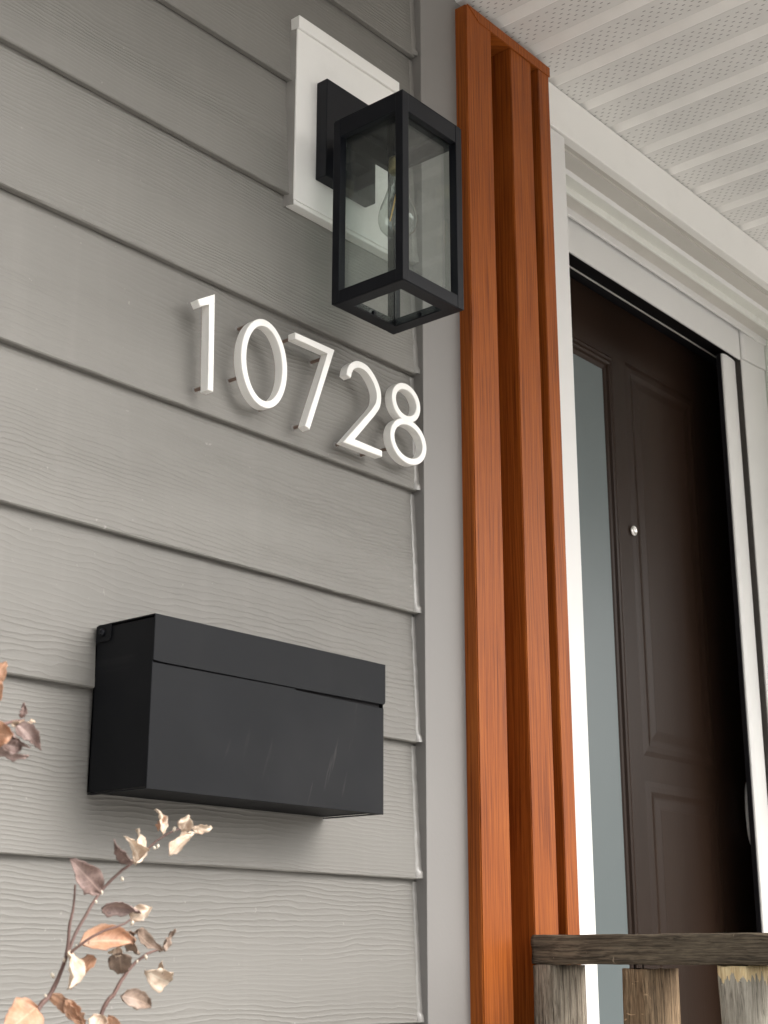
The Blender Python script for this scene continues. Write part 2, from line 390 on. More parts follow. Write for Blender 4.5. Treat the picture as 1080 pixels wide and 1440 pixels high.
def tube(pts, rad, n=8, bm=None, cap=True):
    b = bm or bmesh.new()
    pts = [Vector(p) for p in pts]
    if not hasattr(rad, '__len__'): rad = [rad]*len(pts)
    rings = []
    up = Vector((0.13, 0.31, 0.94))
    for i, p in enumerate(pts):
        d = (pts[min(i+1, len(pts)-1)] - pts[max(i-1, 0)]).normalized()
        s = d.cross(up)
        if s.length < 1e-3: s = d.cross(Vector((1, 0, 0)))
        s.normalize(); t = d.cross(s).normalized()
        rings.append([b.verts.new(p + (s*math.cos(2*math.pi*k/n) + t*math.sin(2*math.pi*k/n))*rad[i]) for k in range(n)])
    for a, c in zip(rings, rings[1:]):
        for k in range(n): b.faces.new((a[k], a[(k+1) % n], c[(k+1) % n], c[k]))
    if cap: b.faces.new(rings[0]); b.faces.new(rings[-1])
    return b
def lathe(prof, c, n=24, axis='z', bm=None):
    b = bm or bmesh.new(); rings = []
    for r, t in prof:
        ring = []
        for k in range(n):
            a = 2*math.pi*k/n
            if axis == 'z': co = (c[0]+r*math.cos(a), c[1]+r*math.sin(a), c[2]+t)
            elif axis == 'y': co = (c[0]+r*math.cos(a), c[1]+t, c[2]+r*math.sin(a))
            else: co = (c[0]+t, c[1]+r*math.cos(a), c[2]+r*math.sin(a))
            ring.append(b.verts.new(co))
        rings.append(ring)
    for a, d in zip(rings, rings[1:]):
        for k in range(n): b.faces.new((a[k], a[(k+1) % n], d[(k+1) % n], d[k]))
    if prof[0][0] > 1e-5: b.faces.new(rings[0])
    if prof[-1][0] > 1e-5: b.faces.new(rings[-1])
    bmesh.ops.remove_doubles(b, verts=b.verts, dist=1e-6)
    return b
def catmull(pts, n=8):
    pts = [Vector(p) for p in pts]; P = [pts[0]*2-pts[1]] + pts + [pts[-1]*2-pts[-2]]
    out = []
    for i in range(1, len(P)-2):
        a, b, c, d = P[i-1:i+3]
        for k in range(n):
            t = k/n
            out.append(0.5*((2*b)+(c-a)*t+(2*a-5*b+4*c-d)*t*t+(3*b-a-3*c+d)*t**3))
    out.append(pts[-1]); return out

# ================================================================== SETTING
g = tag(part('ground', box(-60, 60, -60, 60, -0.3, 0.0), M_GROUND), kind='structure', label='pale gravel ground in front of the house')

# ------------------------------------------------------------------ siding wall
EXPO, Z0 = 0.1778, 1.6960
XR = 1.5240
wall = thing('siding_wall', (0, 0, 0), 'grey lap-sided house wall of embossed boards carrying the house number and mailbox', 'wall')
part('sheathing', box(-2.5, 1.655, 0.024, 0.12, 0.0, 3.30), M_SHEATH, wall)
k = -9
while Z0+k*EXPO < 3.12:
    zb = Z0+k*EXPO
    th, sl_ = 0.0085, 0.0100/EXPO
    H = EXPO+0.030
    zt = min(zb+H, 3.25); hh = zt-zb
    b = bmesh.new()
    n = 200 if k >= -1 else 2
    x0, x1 = -2.5, XR
    cols = []
    for i in range(n+1):
        x = x0+(x1-x0)*i/n if n == 2 else (x0 if i == 0 else 0.45+(x1-0.45)*(i-1)/(n-1))
        wob = 0.0004*noise.noise(Vector((x*7, k*3.1, 0))) + 0.0005*noise.noise(Vector((x*1.3, k*5.1, 2)))
        prof = [(0.0014, 0.0+wob), (0.0, 0.0016+wob), (sl_*hh, hh), (sl_*hh+th, hh), (th, 0.0+wob)]
        cols.append([b.verts.new((x, y, zb+z)) for y, z in prof])
    for A, B in zip(cols, cols[1:]):
        for j in range(5): b.faces.new((A[j], A[(j+1) % 5], B[(j+1) % 5], B[j]))
    b.faces.new(cols[0]); b.faces.new(cols[-1])
    o = part('siding_board', b, MS, wall, loc=(0.6, 0, zb))
    k += 1
# corner trim board
part('corner_trim', box(1.5262, 1.64, -0.010, 0.03, 0.0, 3.20, bev=0.0012, seg=2), M_TRIM, wall)
# caulk line between the boards and the trim, one smeared bead per board
k = -2
while Z0+k*EXPO < 3.0:
    zb = Z0+k*EXPO; b = bmesh.new(); n = 46; rows = []
    wd0 = random.uniform(0.0065, 0.011)
    for i in range(n+1):
        t = i/n; z = zb+0.001+t*(EXPO-0.004)
        yb = 0.010*t
        wl = wd0*(1-0.35*t)+0.0018*noise.noise(Vector((z*60, k, 0)))+0.0012*noise.noise(Vector((z*160, k, 5)))
        bul = 0.0012+0.0007*noise.noise(Vector((z*90, k, 9)))
        if t < 0.05: bul += 0.0015
        ps = [(XR-wl, yb+0.0005), (XR-wl*0.75, yb-bul*0.7), (XR-wl*0.35, yb-bul), (XR+0.0005, yb-bul*1.6), (XR+0.0030, yb-bul*1.2-0.0005)]
        rows.append([b.verts.new((x, y, z)) for x, y in ps])
    for A, B in zip(rows, rows[1:]):
        for j in range(4): b.faces.new((A[j], A[j+1], B[j+1], B[j]))
    part('caulk_bead', b, M_CAULK, wall, loc=(XR, 0, zb), smooth=True)
    k += 1

# ------------------------------------------------------------------ mounting block behind the lantern
mb = thing('mounting_block', (1.352, 0.0, 2.565), 'white wooden mounting block with drip cap set into the grey siding behind the lantern', 'mounting block')
part('block', box(1.2555, 1.4730, -0.0070, 0.026, 2.577, 2.8446, bev=0.0012, seg=2), M_WHITE, mb)
part('drip_cap', box(1.2545, 1.4735, -0.0105, 0.024, 2.8450, 2.8645, bev=0.001, seg=2), M_WHITE, mb)
part('bottom_lip', box(1.2562, 1.4728, -0.0062, 0.024, 2.5705, 2.5768, bev=0.001), M_WHITE, mb)
# ragged caulk down its left side
b = bmesh.new(); rows = []; n = 90
for i in range(n+1):
    t = i/n; z = 2.569+t*0.275
    wv = 0.0045+0.0022*noise.noise(Vector((z*32, 1, 0)))+0.0014*noise.noise(Vector((z*95, 4, 0)))
    dd = (z-Z0) % EXPO; yb = 0.010*dd/EXPO
    rows.append([b.verts.new(p) for p in ((1.2556-wv, yb+0.002, z), (1.2556-wv*0.8, yb-0.0012, z), (1.2556-wv*0.3, min(yb-0.003, -0.002), z), (1.2558, -0.0052, z))])
for A, B in zip(rows, rows[1:]):
    for j in range(3): b.faces.new((A[j], A[j+1], B[j+1], B[j]))
part('caulk_bead', b, M_CAULK, mb, smooth=True)

# ------------------------------------------------------------------ wood-look column
PX0, PX1, YF = 1.6155, 1.8510, -0.032
col = thing('wood_grain_column', (1.735, -0.01, 0.72), 'tall red-brown wood-grain clad corner column between grey wall and white door casing', 'column')
ZT, ZB = 3.056, 0.55
part('left_frame', prism_z([(PX0, YF), (1.6835, YF), (1.6835, 0.060), (PX0, 0.060)], ZB, ZT+0.017, bev=0.0016), M_FILM, col)
part('batten', prism_z([(1.7385, YF+0.0012), (1.7985, YF+0.0012), (1.7985, 0.060), (1.7385, 0.060)], ZB, ZT-0.0005, bev=0.0014), M_FILM, col)
part('right_frame', prism_z([(1.8180, YF), (PX1, YF), (PX1, 0.060), (1.8180, 0.060)], ZB, ZT-0.0005, bev=0.0012), M_FILM, col)
part('backing', box(1.66, 1.84, 0.0602, 0.075, ZB, ZT+0.01), M_FILM, col)
b = prism_y([(PX0+0.002, ZT+0.0185), (PX1+0.002, ZT+0.0185), (PX1+0.002, ZT), (1.6480, ZT), (1.6440, ZT+0.0035)], YF-0.0016, YF+0.0002, bev=0.0005, seg=1)
part('head_trim', b, M_FILM, col)
part('top_return', box(1.6840, PX1+0.0015, YF+0.001, 0.06, ZT+0.0005, ZT+0.0178), M_FILM, col)
part('screw', lathe([(0.0, -0.0016), (0.0016, -0.0012), (0.0022, 0.0)], (1.8135, 0.060, ZT-0.012), n=10, axis='y'), M_STEEL, col)

# ------------------------------------------------------------------ doorway surround
fr = thing('door_frame', (2.4, 0.1, 0.85), 'white door surround with fascia board, left casing, head mouldings and screen-door frame', 'door frame')
part('fascia_board', box(1.78, 4.30, 0.0, 0.018, 3.0, 3.0862, bev=0.001), M_WHITE, fr)
part('left_casing', box(1.8515, 1.9490, 0.003, 0.030, 0.72, 2.997, bev=0.0022, seg=2), M_CASE, fr)
# soffit lining of the recess and mouldings (y,z) profiles
X0, X1 = 1.86, 2.9775
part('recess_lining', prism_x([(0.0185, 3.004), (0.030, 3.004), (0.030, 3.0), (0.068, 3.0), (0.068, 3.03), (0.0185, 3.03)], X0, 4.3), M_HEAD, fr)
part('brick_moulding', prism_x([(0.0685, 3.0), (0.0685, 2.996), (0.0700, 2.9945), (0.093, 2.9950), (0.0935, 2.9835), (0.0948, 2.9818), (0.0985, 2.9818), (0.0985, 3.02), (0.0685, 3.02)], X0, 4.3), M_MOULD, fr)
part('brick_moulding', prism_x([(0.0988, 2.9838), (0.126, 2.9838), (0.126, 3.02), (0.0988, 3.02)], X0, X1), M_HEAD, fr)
part('drip_bead', prism_x([(0.1262, 2.9838), (0.1262, 2.9705), (0.1275, 2.9686), (0.131, 2.9686), (0.132, 2.972), (0.132, 3.02), (0.1262, 3.02)], X0, X1), M_CASE, fr)
part('screen_frame_head', box(1.88, 2.866, 0.140, 0.1440, 2.9015, 2.995, bev=0.001, seg=2), M_CASE, fr)
# ragged caulk line on the first moulding edge
b = bmesh.new(); rows = []; n = 260
for i in range(n+1):
    x = 1.95+(3.6-1.95)*i/n
    q = 0.0016+0.0018*abs(noise.noise(Vector((x*21, 0, 0))))+0.0012*noise.noise(Vector((x*90, 3, 0)))
    rows.append([b.verts.new(p) for p in ((x, 0.0640-q*0.6, 3.0003), (x, 0.0662, 2.9992-q), (x, 0.0684, 2.9955-q*0.6))])
for A, B in zip(rows, rows[1:]):
    for j in range(2): b.faces.new((A[j], A[j+1], B[j+1], B[j]))
part('caulk_bead', b, M_CASE, fr, smooth=True)
# right side: reveal, z-bar frame (with its top cover) and inner stile
part('right_reveal', box(2.9780, 3.0, 0.0, 0.30, 0.72, 2.9995), M_MINT, fr)
part('right_frame_bar', prism_z([(2.8702, 0.1415), (2.9735, 0.1330), (2.9735, 0.170), (2.8702, 0.170)], 0.75, 2.905, bev=0.002), M_CASE, fr)
part('right_frame_bar', prism_z([(2.8702, 0.1385), (2.8775, 0.1345), (2.9700, 0.1290), (2.9755, 0.1310), (2.9755, 0.170), (2.8702, 0.170)], 2.906, 2.9835, bev=0.001), M_CASE, fr)
part('seal_shade_strip', box(2.8662, 2.8700, 0.1425, 0.172, 0.75, 2.982), M_SHEATH, fr)  # dark strip whose colour stands in for the shadow in the gap
part('inner_stile', prism_z([(2.8005, 0.153), (2.8120, 0.149), (2.8430, 0.1500), (2.8590, 0.1520), (2.8665, 0.1545), (2.8665, 0.166), (2.8005, 0.166)], 0.75, 2.8995, bev=0.001), M_CASE, fr)
part('seal_shade_strip', box(2.7980, 2.8003, 0.156, 0.166, 0.75, 2.8995), M_DARK, fr)
# dark cavity behind the screen-frame head and the bright edge of the door stop
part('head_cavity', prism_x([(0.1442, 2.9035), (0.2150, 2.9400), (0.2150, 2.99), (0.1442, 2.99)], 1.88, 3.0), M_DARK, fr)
part('stop_edge', box(1.90, 2.930, 0.2155, 0.2185, 2.9385, 2.9420), M_CASE, fr)
part('jamb', box(3.0005, 3.03, 0.02, 0.32, 0.72, 3.0), M_SHEATH, fr)
part('jamb', box(2.9720, 2.9775, 0.1715, 0.30, 0.72, 3.0), M_DARK, fr)
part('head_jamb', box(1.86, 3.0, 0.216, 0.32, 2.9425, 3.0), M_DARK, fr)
part('left_jamb', box(1.86, 1.90, 0.0305, 0.32, 0.72, 2.9), M_CASE, fr)
part('threshold', box(1.90, 2.98, 0.03, 0.32, 0.82, 0.865), M_STEEL, fr)
part('wall_core', box(1.656, 1.858, 0.080, 0.32, 0.0, 3.2), M_SHEATH, fr)

# ------------------------------------------------------------------ right hand wall beyond the door (seen only from the side)
rw = thing('side_wall', (3.4, 0, 0), 'grey wall to the right of the doorway, past the white reveal', 'wall')
part('wall_panel', box(3.031, 5.5, 0.0, 0.2, 0.0, 2.999), M_TRIM, rw)
part('back_panel', box(1.70, 5.5, 0.33, 0.40, 0.0, 3.3), M_SHEATH, rw)

# ------------------------------------------------------------------ door
YD = 0.240
dr = thing('front_door', (2.515, YD, 0.87), 'dark brown front door with narrow frosted glass pane and peephole, deep in the white frame', 'door')
ZDT = 2.938
part('door_slab', box(2.06, 2.971, YD, YD+0.044, 0.87, ZDT, bev=0.001), M_DOOR, dr)
def frame_mould(x0, x1, z0, z1, prof, y):
    """rectangular picture-frame moulding; prof = (inset, height) pairs outward to inward"""
    b = bmesh.new(); rings = []
    for ins, hgt in prof:
        rings.append([b.verts.new(p) for p in ((x0+ins, y-hgt, z0+ins), (x1-ins, y-hgt, z0+ins), (x1-ins, y-hgt, z1-ins), (x0+ins, y-hgt, z1-ins))])
    for A, B in zip(rings, rings[1:]):
        for j in range(4): b.faces.new((A[j], A[(j+1) % 4], B[(j+1) % 4], B[j]))
    return b
GX1 = 2.424; GT = 2.764
gl_prof = [(0, -0.001), (0, 0.004), (0.004, 0.0065), (0.010, 0.0055), (0.0125, 0.0095), (0.019, 0.0110), (0.024, 0.0095), (0.027, 0.005), (0.033, 0.004), (0.038, 0.0005)]
part('glass_moulding', frame_mould(2.165, GX1+0.038, 1.02, GT+0.038, gl_prof, YD), M_DOOR, dr)
part('glass_pane', box(2.195, GX1+0.006, YD-0.0016, YD-0.0004, 1.05, GT+0.006), M_LITE, dr)
pp = [(0, -0.001), (0.002, 0.0), (0.012, 0.0012), (0.022, 0.0015), (0.028, 0.0005), (0.034, -0.0002), (0.040, 0.0003), (0.052, 0.0013), (0.056, 0.0014)]
for z0, z1 in ((1.975, 2.815), (1.02, 1.930)):
    b = frame_mould(2.515, 2.815, z0, z1, pp, YD)
    part('raised_panel', b, M_DOOR, dr)
    part('panel_field', box(2.569, 2.761, YD-0.0016, YD-0.0003, z0+0.054, z1-0.054, bev=0.001), M_DOOR, dr)
part('peephole', lathe([(0.0105, 0.002), (0.0115, -0.003), (0.0108, -0.0055), (0.0085, -0.0066), (0.0062, -0.0040), (0.004, -0.0035), (0.0, -0.0050)], (2.517, YD, 2.436), n=20, axis='y'), M_STEEL, dr, smooth=True)
hz = [(2.806, 0.226, 1.905+0.062*s, ) for s in (-1, 1)]
arc = []
for i in range(17):
    t = math.pi*(i/16)
    arc.append((2.944-0.034*math.sin(t), YD-0.003-0.012*math.sin(t), 1.895+0.066*math.cos(t)))
part('pull_handle', tube(arc, [0.0020+0.0022*math.sin(math.pi*i/16) for i in range(17)], n=8), M_SATIN, dr, smooth=True)

# ------------------------------------------------------------------ porch ceiling
CZ = 3.090
ceil = thing('porch_ceiling', (1.4, -0.7, CZ), 'off-white vented vinyl porch soffit ceiling with parallel ribs above the door', 'ceiling')
YC0, YC1, YE = -1.45, 0.022, -0.66
P = 0.1016; PH = 2.020-0.3048*20
cells = [(0.0, -0.0010), (0.0008, -0.0018), (0.0725, -0.0018), (0.0740, 0.0012), (0.0750, 0.0110), (0.0775, 0.0116), (0.0985, -0.0016), (0.1004, -0.0018)]
b = bmesh.new()
row0, row1 = [], []
for c in range(3):
    for x, z in cells:
        row0.append(b.verts.new((c*P+x, YC0, CZ+z))); row1.append(b.verts.new((c*P+x, YC1, CZ+z)))
row0.append(b.verts.new((3*P-0.0004, YC0, CZ+0.0))); row1.append(b.verts.new((3*P-0.0004, YC1, CZ+0.0)))
for i in range(len(row0)-1): b.faces.new((row0[i], row0[i+1], row1[i+1], row1[i]))
r2a = [b.verts.new(v.co+Vector((0, 0, 0.012))) for v in (row0[0], row0[-1])]; r2b = [b.verts.new(v.co+Vector((0, 0, 0.012))) for v in (row1[0], row1[-1])]
b.faces.new((row0[0], row1[0], r2b[0], r2a[0])); b.faces.new((row0[-1], row1[-1], r2b[1], r2a[1]))
b.faces.new((r2a[0], r2a[1], r2b[1], r2b[0]))
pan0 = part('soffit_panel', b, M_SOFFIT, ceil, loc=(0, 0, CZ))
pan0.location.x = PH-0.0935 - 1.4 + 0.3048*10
X_PORCH = None
short = []
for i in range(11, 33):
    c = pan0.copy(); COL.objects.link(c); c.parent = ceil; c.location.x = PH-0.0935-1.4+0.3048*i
    if rootloc(c).x < 1.30:                       # left of the porch the soffit is only as deep as the eave
        if not short:
            me = c.data.copy()
            for v in me.vertices:
                if v.co.y < YC0+0.01: v.co.y = YE
            short.append(me)
        c.data = short[0]
me = pan0.data = short[0]
XP = min(rootloc(c).x for c in ceil.children if rootloc(c).x >= 1.30)
part('roof_deck', box(-3.3, XP, -0.68, -0.0005, 3.12, 3.30), M_SHEATH, ceil)
part('roof_deck', box(XP, 4.4, -1.47, -0.0005, 3.121, 3.301), M_SHEATH, ceil)
part('eave_board', box(-3.3, XP-0.021, -0.70, -0.6805, 3.06, 3.30), M_WHITE, ceil)
part('eave_board', box(XP-0.02, 4.4, -1.49, -1.4705, 3.05, 3.30), M_WHITE, ceil)
part('eave_board', box(XP-0.02, XP-0.001, -1.47, -0.6800, 3.05, 3.30), M_WHITE, ceil)

# ------------------------------------------------------------------ porch deck
dk = thing('porch_deck', (3.0, -0.7, 0.72), 'weathered board porch deck below the door', 'deck')
db = part('deck_board', box(1.70, 4.30, -0.138, 0.0, 0.69, 0.72, bev=0.003), M_DECK, dk, loc=(3.0, 0, 0.72))
for i in range(1, 10):
    c = db.copy(); COL.objects.link(c); c.parent = dk; c.location.y -= 0.144*i
part('rim_joist', box(1.70, 4.30, -1.44, -0.001, 0.45, 0.689), M_DECK, dk)
for px, py in ((1.78, -1.36), (4.2, -1.36)):
    part('deck_post', box(px-0.045, px+0.045, py-0.045, py+0.045, 0.0, 0.449), M_DECK, dk)

# ------------------------------------------------------------------ railing
RX = 1.7200
rl = thing('porch_railing', (RX+0.045, -0.4, 0.72), 'weathered wooden porch railing with flat top rail in front of the door', 'railing')
def rough_bar(x0, x1, y0, y1, z0, z1, axis, amp=0.0016, r=0.004, seed=0, segs=70):
    """sawn bar with worn rounded edges and uneven faces"""
    b = bmesh.new(); rings = []
    (a0, a1, c0, c1, l0, l1) = (x0, x1, z0, z1, y0, y1) if axis == 1 else (x0, x1, y0, y1, z0, z1)
    base = []
    for (ca, cc, st) in ((a1-r, c1-r, 0), (a0+r, c1-r, 90), (a0+r, c0+r, 180), (a1-r, c0+r, 270)):
        for q in (0, 30, 60, 90): base.append((ca+r*math.cos(R(st+q)), cc+r*math.sin(R(st+q))))
        # midpoint
    pts = []
    for i, p in enumerate(base):
        pts.append(p); q = base[(i+1) % len(base)]
        if i % 4 == 3:
            for t in (0.04, 0.2, 0.4, 0.6, 0.8, 0.96): pts.append((p[0]+(q[0]-p[0])*t, p[1]+(q[1]-p[1])*t))
    for s_ in range(segs+1):
        L = l0+(l1-l0)*s_/segs; ring = []
        for (pa, pc) in pts:
            nv = noise.noise_vector(Vector((pa*55+seed*7.3, pc*55, L*14)))
            n2 = noise.noise_vector(Vector((pa*240+seed*3.3, pc*240, L*40)))
            A = pa+nv.x*amp+n2.x*amp*0.35; C_ = pc+nv.y*amp+n2.y*amp*0.35
            Lx = L + (noise.noise(Vector((pa*90, pc*90, seed)))*0.003 if s_ in (0, segs) else 0)
            ring.append(b.verts.new((A, Lx, C_) if axis == 1 else (A, C_, Lx)))
        rings.append(ring)
    n = len(pts)
    for A, B in zip(rings, rings[1:]):
        for j in range(n): b.faces.new((A[j], A[(j+1) % n], B[(j+1) % n], B[j]))
    b.faces.new(rings[0]); b.faces.new(rings[-1])
    return b
part('top_rail', rough_bar(RX+0.001, RX+0.090, -1.30, -0.0365, 1.5895, 1.6275, 1, amp=0.0013, r=0.0045, seed=1, segs=240), M_RAIL, rl, loc=(RX, -0.04, 1.6), smooth=True)
bal = [(-0.0700, -0.0350, 1.5880, M_BAL, 2), (-0.2160, -0.1770, 1.5838, M_BRK, 3), (-0.3560, -0.3170, 1.5880, M_BALL, 4), (-0.50, -0.462, 1.587, M_BAL, 5), (-0.645, -0.607, 1.586, M_BRK, 6)]
for y0, y1, zt, mt, sd in bal:
    part('baluster', rough_bar(RX, RX+0.088, y0, y1, 0.7, zt, 2, amp=0.0016, r=0.006 if sd != 2 else 0.008, seed=sd, segs=110), mt, rl, loc=(RX, y0, 0.0), smooth=True)
for y in (-0.200, -0.1870):
    part('screw', tube([(RX+0.020, y, 1.578), (RX+0.020, y, 1.594)], 0.0012, n=6), M_DARK, rl)
part('bottom_rail', box(RX+0.02, RX+0.06, -1.30, -0.04, 0.80, 0.86), M_RAIL, rl)

# ------------------------------------------------------------------ lantern
LX0, LX1, LY0, LY1, LZ0, LZ1 = 1.2800, 1.4060, -0.1770, -0.0550, 2.4145, 2.6860
ln = thing('wall_lantern', ((LX0+LX1)/2, -0.016, 2.69), 'black rectangular glass wall lantern with clear filament bulb on white block', 'lantern')
part('back_plate', box(1.2960, 1.4000, -0.0270, -0.0072, 2.6230, 2.7760, bev=0.0012, seg=2), M_BLACK, ln)
part('arm', box(1.3250, 1.3610, -0.0545, -0.0271, 2.648, 2.684, bev=0.001), M_BLACK, ln)
pw = 0.0125
for nm, xa, ya in (('post', LX0, LY0), ('post', LX1-pw, LY0), ('post', LX0, LY1-pw), ('post', LX1-pw, LY1-pw)):
    part('corner_post', box(xa, xa+pw, ya, ya+pw, LZ0, LZ1, bev=0.0008, seg=2), M_BLACK, ln)
def rails(z0, z1, tname, ins=0.0006):
    part(tname, box(LX0+pw, LX1-pw, LY0+ins, LY0+pw-0.003, z0, z1, bev=0.0004), M_BLACK, ln)
    part(tname, box(LX0+pw, LX1-pw, LY1-pw+0.003, LY1-ins, z0, z1, bev=0.0004), M_BLACK, ln)
    part(tname, box(LX0+ins, LX0+pw-0.003, LY0+pw, LY1-pw, z0, z1, bev=0.0004), M_BLACK, ln)
    part(tname, box(LX1-pw+0.003, LX1-ins, LY0+pw, LY1-pw, z0, z1, bev=0.0004), M_BLACK, ln)
rails(LZ1-0.026, LZ1, 'top_rail'); rails(LZ0, LZ0+0.0175, 'bottom_rail')
part('roof_plate', box(LX0+0.001, LX1-0.001, LY0+0.001, LY1-0.001, LZ1+0.0002, LZ1+0.0022, bev=0.0006), M_BLACK, ln)
part('inner_plate', box(LX0+0.014, LX1-0.014, LY0+0.014, LY1-0.014, LZ1-0.004, LZ1-0.001), M_BLACK, ln)
# underside ring: inward flange round the open bottom
b = bmesh.new(); fi = 0.021
for bx in ((LX0+0.002, LX1-0.002, LY0+0.002, LY0+fi), (LX0+0.002, LX1-0.002, LY1-fi, LY1-0.002), (LX0+0.002, LX0+fi, LY0+fi, LY1-fi), (LX1-fi, LX1-0.002, LY0+fi, LY1-fi)):
    box(*bx, LZ0-0.0008, LZ0+0.0012, bm=b)
part('bottom_flange', b, M_BLACK, ln)
gz0, gz1 = LZ0+0.006, LZ1-0.005
gt = 0.0022
part('glass_pane', box(LX0+0.0140, LX1-0.0140, LY0+0.0108, LY0+0.0108+gt, gz0, gz1), M_GLASS, ln)
part('glass_pane', box(LX0+0.0140, LX1-0.0140, LY1-0.0130, LY1-0.0130+gt, gz0, gz1), M_GLASS, ln)
part('glass_pane', box(LX0+0.0108, LX0+0.0108+gt, LY0+0.0140, LY1-0.0140, gz0, gz1), M_GLASS, ln)
part('glass_pane', box(LX1-0.0130, LX1-0.0130+gt, LY0+0.0140, LY1-0.0140, gz0, gz1), M_GLASS, ln)
cx, cy = (LX0+LX1)/2, (LY0+LY1)/2
# clips at the bottom of the panes
for x, y in ((cx, LY1-0.0190), (LX1-0.0190, cy)):
    part('glass_clip', box(x-0.0022, x+0.0022, y-0.0022, y+0.0022, LZ0+0.0012, LZ0+0.0075), M_BLACK, ln)
sk = part('socket', lathe([(0.0, 0.0), (0.0145, 0.0), (0.0145, -0.044), (0.0125, -0.048), (0.0, -0.048)], (cx, cy, LZ1-0.0041), n=24), M_BLACK, ln, smooth=False)
part('bulb_cap', lathe([(0.0, -0.034), (0.0125, -0.034), (0.0128, -0.038), (0.0120, -0.040), (0.0130, -0.043), (0.0120, -0.045), (0.0130, -0.048), (0.0115, -0.053), (0.0, -0.053)], (cx, cy, LZ1-0.0185), n=20), M_BRASS, ln, smooth=True)
bt = LZ1-0.071; BS = 0.82
bp = [(0.0102, 0.0), (0.0108, -0.012), (0.0130, -0.030), (0.0185, -0.052), (0.0235, -0.068), (0.0262, -0.082), (0.0262, -0.092), (0.0232, -0.104), (0.0165, -0.113), (0.0080, -0.1165), (0.0, -0.1172)]
bp = [(r*1.02, z*BS) for r, z in bp]
bulb = part('bulb', lathe(bp, (cx, cy, bt), n=32), M_BULB, ln, smooth=True)
part('glass_stem', lathe([(0.0070, 0.0), (0.0042, -0.012), (0.0030, -0.040), (0.0038, -0.046), (0.0, -0.048)], (cx, cy, bt), n=12), M_BULB, ln, smooth=True)
for k_ in range(4):
    a = math.pi/4+k_*math.pi/2
    part('filament', tube([(cx+0.0025*math.cos(a), cy+0.0025*math.sin(a), bt-0.034), (cx+0.0105*math.cos(a), cy+0.0105*math.sin(a), bt-0.074)], 0.0010, n=6), M_FIL, ln)

# ------------------------------------------------------------------ house numbers
YN0, YN1 = -0.0265, -0.0135; HW = 0.0045
KD = 1.0062        # digits scaled to their true distance from the viewpoint
def dz(p): return (p[0]*KD, 1.6+(p[1]-1.6)*KD)
def stroke_outline(pts, hw):
    """outline of a mitred polyline stroke; ends square"""
    L, Rr = [], []
    n = len(pts)
    for i, p in enumerate(pts):
        p = Vector(p)
        d0 = (p-Vector(pts[i-1])).normalized() if i else None
        d1 = (Vector(pts[i+1])-p).normalized() if i < n-1 else None
        d0 = d0 or d1; d1 = d1 or d0
        n0 = Vector((-d0.y, d0.x)); n1 = Vector((-d1.y, d1.x)); m = (n0+n1).normalized()
        q = hw/max(0.35, m.dot(n0))
        L.append(tuple(p+m*q)); Rr.append(tuple(p-m*q))
    return L+Rr[::-1]
def ring_bm(cx, cz, a, c, hw, tilt=0, b=None):
    b = b or bmesh.new(); n = 72; rings = []
    cx, cz = dz((cx, cz))
    bv = 0.0007
    for (o, y) in ((hw-bv, YN0), (hw, YN0+bv), (hw, YN1), (-hw, YN1), (-hw, YN0+bv), (-hw+bv, YN0)):
        rings.append([b.verts.new((cx+(a+o)*math.cos(2*math.pi*i/n), y+tilt, cz+(c+o)*math.sin(2*math.pi*i/n))) for i in range(n)])
    for j in range(6):
        A, B = rings[j], rings[(j+1) % 6]
        for i in range(n): b.faces.new((A[i], A[(i+1) % n], B[(i+1) % n], B[i]))
    return b
ND = []
def digit(name, bms, x, pins, label):
    t = thing(name, (x, 0.005, 2.243), label, 'house number', 'white house number digits on the grey siding')
    # the board behind leans back, so the studs reach to it
    for bm_ in bms: part('digit_face', bm_, M_DIGIT, t)
    for (pxx, pzz) in map(dz, pins):
        yb = 0.010*(((pzz-Z0) % EXPO)/EXPO)
        part('stud', tube([(pxx, YN1+0.001, pzz), (pxx, yb+0.002, pzz)], 0.0023, n=8), M_PIN, t)
        part('stud_sealant', lathe([(0.0, -0.0018), (0.0030, -0.0016), (0.0044, 0.0002), (0.0050, 0.0015)], (pxx, yb, pzz), n=10, axis='y'), M_CAULK, t, smooth=True)
    return t
def so_(pts): return prism_y(stroke_outline([dz(p) for p in pts], HW), YN0, YN1, bev=0.0007)
digit('house_number', [so_([(1.0695, 2.3485), (1.0905, 2.3615), (1.0935, 2.2430)])], 1.092, [(1.0925, 2.2500)], 'white metal numeral 1, first digit of the house number')
digit('house_number', [ring_bm(1.1820, 2.3066, 0.0362, 0.0545, HW)], 1.182, [(1.1490, 2.2800), (1.2000, 2.2560), (1.1650, 2.3560)], 'white metal numeral 0, an open oval ring beside the 1')
digit('house_number', [so_([(1.2355, 2.3622), (1.3040, 2.3622), (1.2610, 2.2435)])], 1.27, [(1.2390, 2.3618), (1.2995, 2.3540), (1.2635, 2.2500)], 'white metal numeral 7 in the middle of the house number')
arc2 = [Vector(p) for p in ((1.3385, 2.3380), (1.3425, 2.3510), (1.3560, 2.3608), (1.3740, 2.3606), (1.3890, 2.3508), (1.3985, 2.3372), (1.4003, 2.3250), (1.3972, 2.3130), (1.3880, 2.3005))]
sm = [tuple(v) for v in catmull([v.to_3d() for v in arc2], 6)]
pts2 = [(p[0], p[1]) for p in sm] + [(1.3395, 2.2472), (1.4075, 2.2472)]
digit('house_number', [so_(pts2)], 1.37, [(1.3440, 2.2485), (1.3930, 2.2470)], 'white metal numeral 2 between the 7 and the 8')
